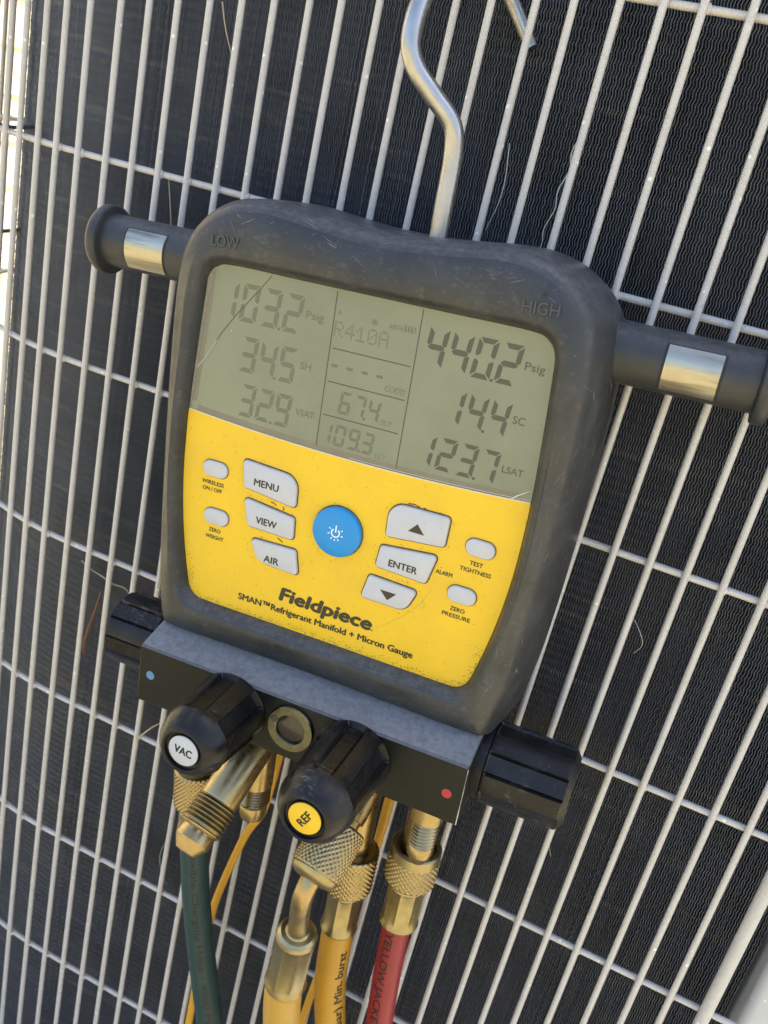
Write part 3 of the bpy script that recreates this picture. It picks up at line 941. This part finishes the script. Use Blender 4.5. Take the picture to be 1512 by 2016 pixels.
# ---- knobs
def knob(name, origin, direction, L, disc=None, word=None, wrot=0.0, ref=(0, 1, 0), rot0=0.0, k=1.0, square=False):
    st = [(15.4, 0), (16.4, 0.6), (16.6, 1.6)]
    nb = 14
    e = 0.90 if square else 0.70              # where the flutes stop
    for j in range(1, nb + 1):
        h = 1.6 + ((e - .02) * L - 1.6) * j / nb
        st.append((16.6 - (0.3 if square else 1.5) * j / nb, h))
    if square:
        st += [(16.3, .905 * L), (16.2, .925 * L), (15.6, .94 * L), (13.6, .985 * L), (12.9, L), (0.4, L)]
    else:
        st += [(15.45, .705 * L), (15.5, .73 * L), (15.35, .76 * L), (15.0, .80 * L), (14.4, .845 * L), (13.6, .885 * L), (12.6, .925 * L), (11.4, .96 * L), (10.3, .985 * L), (9.6, .996 * L), (9.2, L), (8.8, L), (8.5, L - 0.4), (8.4, L - 1.6), (7.4, L - 1.7), (7.2, L - 1.2), (7.0, L - 1.0), (0.4, L - 1.0)]

    def rf(r, th, h, j):
        d = ((th - rot0 + math.pi / 6) % (math.pi / 3)) - math.pi / 6
        ad = abs(d)
        if h > 1.0 and r > 12.5:
            if h < (e + .035) * L and ad < 0.275:
                fl = (15.3 if square else 13.6) / math.cos(d)
                if ad > 0.235:
                    fl -= 0.9 if square else 0.55
                r = min(r, fl)
            elif not square and h > 0.70 * L:
                r -= 0.7 * max(0.0, 1 - ad / 0.3) * min(1.0, (h / L - .70) / .1)
        return r * k
    kb = revolve(name, [(a * k if False else a, b) for a, b in st], origin, direction, M['knob'], gauge, 150, rfun=rf, ref=ref, sharp=28)
    if disc:
        F = axis_frame(origin, direction, ref)
        d = revolve('knob_disc', [(6.7, L - 1.05), (6.7, L - 0.8), (6.5, L - 0.7)], origin, direction, M[disc], kb, 40)
        c, s_ = math.cos(wrot), math.sin(wrot)
        wd, cap = (8.0, 3.5) if word == 'VAC' else (6.8, 3.3)
        text('disc_word', word, origin[0] - (wd / 2 * c - cap / 2 * s_), origin[0] - (wd / 2 * c - cap / 2 * s_) + wd, origin[1] - (wd / 2 * s_ + cap / 2 * c), cap, origin[2] + L - 0.66, M['ink_black'], d, 0.04, rot=wrot)
    return kb
knob('valve_knob', (-29.0, -86, 17.5), (0, 0, 1), 38.0, 'grey_disc', 'VAC', R(-6), rot0=R(97))
knob('valve_knob', (29.0, -86.5, 17.5), (0, 0, 1), 46.0, 'yellow_disc', 'REF', R(60), rot0=R(88))
for sgn in (-1, 1):
    knob('valve_knob', (sgn * 80.5, -86, -12), (sgn, 0, 0), 36.0 if sgn > 0 else 27.0, ref=(0, 0, 1), rot0=R(0 if sgn > 0 else 24), k=1.07, square=True)
    revolve('valve_collar', [(17, 0), (17, 3.6)], (sgn * 76.9, -86, -12), (sgn, 0, 0), M['knob'], gauge, 40, ref=(0, 0, 1))

# ---- brass ports
def thread(prof0, R0, h0, h1, pitch, depth):
    out = list(prof0)
    n = int((h1 - h0) / pitch)
    for k in range(n):
        out += [(R0 - depth, h0 + k * pitch), (R0 - .1, h0 + (k + .38) * pitch), (R0, h0 + (k + .5) * pitch), (R0 - .1, h0 + (k + .62) * pitch)]
    out.append((R0 - depth, h1))
    return out
# vacuum port: a body that drops from the block, a wide flare branch to the front and a thread below
p = [(8.0, 0), (8.0, 46)]
p = thread(p, 7.8, 46.5, 58, 1.7, 0.9) + [(7.0, 58.2), (6.9, 62), (6.0, 66), (4.0, 66.5)]
revolve('brass_port', p, (-27, -100.5, -14), (0, -1, 0), M['brass'], gauge, 32)
dv = Vector((-5.5, -25.5, 32.0)).normalized()
vo_ = Vector((-34.2, -152.8, 31.4)) - dv * 59.0
p = [(8.8, 0), (9.0, 2), (9.2, 20), (9.2, 37), (8.8, 38)]
p = thread(p, 10.2, 38.5, 52.5, 2.0, 1.2) + [(8.4, 52.9), (8.5, 53.6), (8.7, 54.2), (8.7, 58.0), (5.0, 63.2), (4.0, 63.4), (3.7, 62.6), (3.6, 54)]
fl = revolve('flare_branch', p, vo_, dv, M['brass'], gauge, 40)
revolve('thread_band', thread([(9.2, 38.3)], 10.27, 38.6, 52.4, 2.0, 1.1), vo_, dv, M['thread_brass'], fl, 40, cap=False)
# refrigerant port
revolve('brass_port', [(8.0, 0), (8.0, 52), (7.2, 60)], (28, -100.5, -14), (0, -1, 0), M['brass'], gauge, 32)
dr = dv.copy()
no = Vector((22.0, -152.0, 24.2)) - dr * 38.0
revolve('flare_branch', [(8.2, -6), (8.2, 7), (7.0, 7.3), (7.0, 20)], no, dr, M['brass'], gauge, 32)
# high-side port and its small open flare
revolve('brass_port', [(7.4, 0), (7.4, 46), (6.8, 52)], (57, -100.5, -17), (0, -1, 0), M['brass'], gauge, 32)
p = thread([(7.2, 0), (7.2, 11.5), (6.0, 11.9)], 6.3, 12.2, 24.8, 1.8, 0.8) + [(5.4, 25.2), (5.9, 26), (5.9, 30), (5.4, 31), (3.4, 35), (2.6, 35.2), (2.3, 34)]
revolve('access_port', p, (62.5, -100.5, 5), (0, -1, 0), M['brass'], gauge, 32)
# low-side port
revolve('brass_port', [(7.4, 0), (7.4, 54), (6.8, 60)], (-62.5, -100.5, -18), (0, -1, 0), M['brass'], gauge, 32)

# ---- hanging hook
hook_pts = [(12.5, 108, -25), (12.6, 130, -25), (12.7, 147, -25), (11.0, 157.5, -23.5), (3.2, 166.0, -20), (-4.2, 174.0, -17), (-7.2, 182, -16), (-7.2, 194, -19), (-5.4, 206.5, -27.5), (-3.2, 216.5, -40), (-1.2, 221.0, -54.5), (2.5, 218.5, -66), (8.5, 210.5, -73.5), (15.5, 201, -75), (21.5, 192.6, -74.5)]
tube('hanging_hook', hook_pts, [3.6, 3.6, 3.6, 3.6, 3.6, 3.6, 3.6, 3.6, 3.6, 3.5, 3.4, 3.2, 3.0], M['chrome'], gauge, 24, per=10)

# ------------------------------------------------------------------ hoses
def knurled(name, R0, h0, h1, origin, direction, parent, mat='brass', rows=None):
    n, m_ = 240, 44
    prof_ = [(R0 - 3.0, h0), (R0 - 1.2, h0), (R0 - 0.6, h0 + 0.6)]
    for j in range(m_ + 1):
        prof_.append((R0, h0 + 1.2 + (h1 - h0 - 2.4) * j / m_))
    prof_ += [(R0 - 0.6, h1 - 0.6), (R0 - 1.2, h1), (R0 - 3.0, h1)]
    cnt = 30

    def rf(r, th, h, j):
        if 3 <= j <= m_ + 3:
            a = (cnt * th / (2 * math.pi) + (h - h0) * cnt / (2 * math.pi * R0)) % 1.0
            b_ = (cnt * th / (2 * math.pi) - (h - h0) * cnt / (2 * math.pi * R0)) % 1.0
            ka, kb_ = abs(a - .5) * 2, abs(b_ - .5) * 2
            return r - 0.85 * max(1 - ka * 1.0, 1 - kb_ * 1.0) ** 1.2
        return r
    return revolve(name, prof_, origin, direction, M[mat], parent, n, rfun=rf, sharp=60)

def ferrule(name, R0, h0, h1, origin, direction, parent, mat='brass_dull'):
    L = h1 - h0
    prof_ = [(R0 * .50, h0 - .6), (R0 * .56, h0 - .2), (R0 * .60, h0 + .5), (R0 * .80, h0 + .9), (R0 - .5, h0 + 2.4), (R0, h0 + 4.4), (R0, h0 + 6.5), (R0, h1 - 6), (R0, h1 - 3.4), (R0 + .35, h1 - 2.2), (R0 + .6, h1 - .8), (R0 + .3, h1), (R0 - 1.6, h1)]

    def rf(r, th, h, j):
        if 6 <= j <= 7:
            d = (th % (math.pi / 4)) - math.pi / 8
            return r * 0.945 * math.cos(math.pi / 8) / math.cos(d) * 1.03 if abs(d) < .33 else r * 1.0
        return r
    return revolve(name, prof_, origin, direction, M[mat], parent, 64, rfun=rf, sharp=25)

def hose_text(name, s, P, rad, s0, length, ang, cap, mat, parent, flip=False, bold=0.022, cam_dir=Vector((0.25, 0.45, 0.85))):
    """print wrapped on a hose: runs along the path, ang is measured from the side that faces the camera"""
    vs, fs, w = font_mesh(s, 0.0)
    bm = bmesh.new()                          # cut the letters small enough to follow the round hose
    bv = [bm.verts.new((a, b_, 0)) for a, b_ in vs]
    for f_ in fs:
        try:
            bm.faces.new([bv[i] for i in f_])
        except ValueError:
            pass
    for _ in range(3):
        bmesh.ops.triangulate(bm, faces=bm.faces[:])
        lg = [e_ for e_ in bm.edges if e_.calc_length() > 0.14]
        if lg:
            bmesh.ops.subdivide_edges(bm, edges=lg, cuts=1)
    bm.verts.index_update()
    vs = [(q.co.x, q.co.y) for q in bm.verts]
    fs = [tuple(q.index for q in f_.verts) for f_ in bm.faces]
    bm.free()
    out, faces = [], []
    k = bold * cap / .7
    for j, (dx, dy) in enumerate(((0, 0), (k, 0), (-k, 0), (0, k), (0, -k))):
        n0 = len(out)
        for a, b_ in vs:
            t = a / w * length + dx
            o_ = (b_ / .7 - .5) * cap + dy
            if flip:
                t = length - t
                o_ = -o_
            c, d = on_path(P, s0 + t)
            z = (cam_dir - d * cam_dir.dot(d)).normalized()
            x = z.cross(d)
            th = ang + o_ / rad
            out.append(c + (z * math.cos(th) + x * math.sin(th)) * (rad + 0.08 + 0.012 * j))
        faces += [tuple(i + n0 for i in f_) for f_ in fs]
    return build(name, out, faces, mat, parent, smooth=False)

# teal hose on the low side
h1 = root('teal_hose', 'dark teal charging hose hanging behind the open brass flare', 'hose', GM, (-62.5, -160, -18))
knurled('knurled_nut', 11.4, 0, 22, (-62.5, -156, -18), (0.05, -1, 0), h1)
ferrule('ferrule', 8.6, 0, 17, (-61, -177, -18), (0.08, -1, 0.03), h1)
pts = [(-60.1, -191, -17.6), (-59.6, -198, -17.2), (-57.3, -212, -16.6), (-54.6, -230, -16), (-51.0, -250, -16), (-46.4, -273.2, -16), (-37.2, -314, -16), (-26, -355.9, -16), (-8, -405, -14)]
tube('hose_tube', pts, 7.4, M['hose_teal'], h1, 28)
P = catmull(pts, 8)
hose_text('hose_print', 'Flexible Charging Hose • 4000 PSI', P, 7.4, 8, 118, R(10), 3.3, M['ink_black'], h1)
# yellow hose on the bent fitting
h2 = root('bent_yellow_hose', 'pale yellow hose on a bent brass tube below the yellow-capped knob', 'hose', GM, (29, -136, 20))
knurled('knurled_nut', 12.2, 11, 34, no, dr, h2)
revolve('nut_rim', [(11.0, 33.2), (11.3, 34.2), (10.6, 36.0), (8.6, 37.6), (6.2, 38.2), (4.8, 38.4)], no, dr, M['brass_dull'], h2, 48, cap=True)
tube('bent_tube', [(23.0, -147.5, 19.6), (22.0, -152.0, 24.2), (21.0, -158.0, 26.4), (20.1, -166, 25.4), (19.3, -176, 22.6), (18.5, -190, 19.0)], 4.6, M['brass'], h2, 24)
e0 = Vector((18.7, -186.5, 19.4))
e1 = Vector((14.1, -233.3, 13.0))
ed = (e1 - e0).normalized()
ferrule('ferrule', 9.7, 0, 41.0, e0, ed, h2)
pts = [e0 + ed * 38, e0 + ed * 42, e1, (14.2, -246, 11.4), (15.0, -259.4, 10), (16.7, -301, 6), (20, -340, 2)]
tube('hose_tube', pts, 9.2, M['hose_pale'], h2, 28)
# straight yellow hose
h3 = root('straight_yellow_hose', 'deep yellow hose with black print hanging straight beside the red hose', 'hose', GM, (28, -165, -14))
knurled('knurled_nut', 12.4, 0, 23, (28.4, -160, -14), (-0.02, -1, 0), h3)
ferrule('ferrule', 8.7, 0, 28, (27.9, -182, -14), (-0.01, -1, 0), h3)
pts = [(27.7, -206, -14), (27.7, -216, -14), (27.9, -226, -14), (28.4, -240, -13.6), (30.6, -258, -13.3), (33.4, -274, -13), (37, -300, -12), (43, -350, -10)]
tube('hose_tube', pts, 8.0, M['hose_yellow'], h3, 28)
P = catmull(pts, 8)
hose_text('hose_print', '4000 psi (275 Bar) Min. burst', P, 8.0, 14, 98, R(34), 4.3, M['ink_black'], h3, flip=True)
# red hose
h4 = root('red_hose', 'red charging hose hanging under the small open brass port', 'hose', GM, (57, -150, -17))
knurled('knurled_nut', 12.6, 10, 25, (57, -142, -17), (-0.02, -1, 0), h4)
revolve('nut_collar', [(9.5, 10), (9.5, 5.5), (11.2, 5.2), (11.9, 5.8), (12.0, 10.6)], (57, -142, -17), (-0.02, -1, 0), M['brass_dull'], h4, 48, cap=False)
ferrule('ferrule', 9.0, 0, 28, (56.4, -166, -17), (-0.02, -1, 0), h4)
pts = [(55.8, -191, -17), (55.6, -202, -17), (55.6, -212, -17), (56.0, -230, -17), (56.9, -250, -16.8), (57.6, -266, -16.5), (58, -300, -16), (57, -350, -14)]
tube('hose_tube', pts, 6.9, M['hose_red'], h4, 28)
P = catmull(pts, 8)
hose_text('hose_print', 'YELLOW JACKET® PLUS II', P, 6.9, 6, 96, R(-26), 4.0, M['ink_black'], h4)
# thin yellow cables behind the block
c1 = root('thin_yellow_cable', 'thin bright yellow cable passing left of the yellow-capped knob to the teal hose', 'cable', GM, (-25, -101, -36))
tube('cable_tube', [(-22, -96, -36), (-24.5, -120, -38), (-27.6, -146, -40), (-30.4, -170, -40.5), (-33.6, -188, -41), (-42.6, -210.3, -42), (-54.7, -258.1, -44), (-59.1, -285.5, -46), (-62.6, -320, -47), (-66, -380, -47)], 2.2, M['cable_yellow'], c1, 16)
tag(c1, group=None)
c2 = root('thin_yellow_cable', 'thin bright yellow cable running behind the two thick yellow hoses', 'cable', GM, (34, -101, -38))
tube('cable_tube', [(34.6, -96, -38), (34.0, -125, -41), (33.4, -150, -42), (32.2, -171.2, -42), (30.7, -188.3, -42), (26.7, -221.2, -42), (15.7, -267.3, -42), (8.7, -320.9, -42), (4, -380, -42)], [2.6, 2.6, 2.6, 2.3, 2.2, 2.2, 2.2, 2.2], M['cable_yellow'], c2, 16)

# ------------------------------------------------------------------ straws and fibres caught in the guard (world mm, z relative to the camera)
def straw(name, pts, rad, mat, label, group=None):
    pts = [(x, y, z + ZC) for x, y, z in pts]
    r_ = root(name, label, 'straw' if 'straw' in name else 'fibre', I4, pts[0], group)
    tube('strand', pts, rad, M[mat], r_, 6)
    return r_
straw('pale_fibre', [(127.3, 4, 47.7), (131, 3.5, 38), (136.3, 3, 27.8), (139, 2.6, 22)], [0.35, 0.25, 0.1], 'straw', 'straight pale dry stem stuck across the upper guard bars')
straw('pale_fibre', [(110, 6, -28), (113, 5, -38), (116.3, 4, -50.2), (118, 3, -58)], [0.3, 0.25, 0.1], 'straw', 'short pale dry stem just above the left arm of the gauge')
straw('dry_straw', [(85, 5, -239.7), (92, 5, -242.5), (100.1, 4.6, -243.6), (108, 4.6, -245.4), (115.6, 4.5, -244.8), (121, 4.6, -249)], [0.35, 0.4, 0.4, 0.3, 0.15], 'straw', 'kinked pale straw lying sideways left of the lower valve knob')
straw('dry_straw', [(99.5, 6, -254), (96.5, 6.5, -268), (93, 7, -282.6), (90.5, 8, -295), (91.7, 9, -303)], [0.3, 0.7, 0.9, 0.8, 0.2], 'straw_brown', 'rusty brown leaf shred hanging on the lower left of the guard')
straw('pale_fibre', [(266.5, 6, 18), (267.6, 5.6, 12), (268.8, 5.2, 3), (268.3, 5, -6), (266, 5, -16)], [0.18, 0.2, 0.1], 'fibre', 'fine curved pale hair right of the hook stem')
straw('pale_fibre', [(293.5, 8, 28), (291.6, 7.5, 20), (292.6, 7, 13), (290.6, 6.4, 5), (291.4, 6, -2), (289.4, 5.6, -10), (290.2, 5.2, -16), (288.6, 5, -24)], [0.2, 0.26, 0.2, 0.12], 'fibre', 'wavy white thread clinging beside a guard bar above the gauge')
straw('dry_straw', [(141, -3.0, -331), (145, -4.5, -325), (151.5, -5, -316), (156, -5, -311)], [0.5, 0.45, 0.2], 'straw', 'short straw between the guard and the grey-capped knob')
straw('pale_fibre', [(372, 6, -262), (371, 5, -272), (373, 5, -282), (376, 5.5, -290)], [0.3, 0.35, 0.1], 'straw', 'short pale sliver on the coil below the right valve knob')
straw('pale_fibre', [(424, 8, -88), (426, 7, -98), (425, 6, -110)], [0.2, 0.3, 0.1], 'fibre', 'thin pale splinter right of the gauge below its right arm')
straw('pale_fibre', [(371, 10, -156), (376, 9, -160), (381, 10, -168), (379, 10, -174)], [0.12, 0.16, 0.08], 'fibre', 'curled fine hair on the coil right of the gauge case')
straw('pale_fibre', [(165, 8, -400), (163, 7, -412), (166, 7, -424), (170, 8, -432)], [0.12, 0.18, 0.08], 'fibre', 'fine hanging hair below the grey-capped knob on the left')

# ------------------------------------------------------------------ coil fins (dense, one mesh)
import numpy as np
def make_fins():
    pitch, period, amp = 1.22, 4.5, 0.26
    zz = np.arange(78.0, 980.0, period / 4)
    tri = np.array([0.0, 1.0, 0.0, -1.0])[np.arange(len(zz)) % 4]
    nz = len(zz)
    rng = np.random.default_rng(3)
    V, F = [], []
    base = 0
    s = -120.0
    dents = [(rng.uniform(-60, 480), rng.uniform(150, 960), rng.uniform(3, 9), rng.uniform(2.5, 9), rng.uniform(-.7, .7), rng.uniform(0, 1.2)) for _ in range(170)]
    j = np.arange(nz - 1)
    while s < 481:
        slow = 0.35 * np.sin(zz * 0.021 + s * 0.05) + 0.22 * np.sin(zz * 0.11 + s * 0.31)
        push = np.zeros(nz)
        sink = np.zeros(nz)
        for (ds_, dz_, rs_, rz_, am_, dp_) in dents:
            if abs(s - ds_) < 2.5 * rs_:
                w_ = np.exp(-((s - ds_) / rs_) ** 2 - ((zz - dz_) / rz_) ** 2)
                push += am_ * w_
                sink += dp_ * w_
        jit = rng.normal(0, 0.06, nz) + push
        dep = rng.normal(0, 0.14, nz) + rng.normal(0, 0.28) + sink
        sv = s + amp * tri + slow * 0.6 + jit
        x, y, nx, ny = prof(s, GAP)
        tx, ty = ny, -nx                      # tangent
        ds = sv - s
        wdt = 0.21
        d0, d1 = 0.0, 5.0
        # columns: left lip, crest, right lip, root
        cols = [(-wdt, 0.30), (0.0, 0.0), (wdt, 0.30), (0.05, d1)]
        for o_, d in cols:
            dd = d + dep * (1 if d < 5 else 0)
            V.append(np.stack([x + tx * (ds + o_) + nx * dd, y + ty * (ds + o_) + ny * dd, zz], 1))
        for a, b_ in ((0, 1), (1, 2), (1, 3)):
            F.append(np.stack([base + a * nz + j, base + b_ * nz + j, base + b_ * nz + j + 1, base + a * nz + j + 1], 1))
        base += 4 * nz
        s += pitch + rng.normal(0, 0.04)
    V = (np.concatenate(V) - np.array([250, 250, 45])) * .001
    F = np.concatenate(F)
    me = bpy.data.meshes.new('fins')
    me.vertices.add(len(V))
    me.vertices.foreach_set('co', V.astype(np.float32).ravel())
    me.loops.add(F.size)
    me.loops.foreach_set('vertex_index', F.astype(np.int32).ravel())
    me.polygons.add(len(F))
    me.polygons.foreach_set('loop_start', np.arange(0, F.size, 4, dtype=np.int32))
    me.polygons.foreach_set('loop_total', np.full(len(F), 4, dtype=np.int32))
    me.update()
    o = link_mesh('fins', me, M['fin'], coil)
    tag(o, kind='stuff')
make_fins()
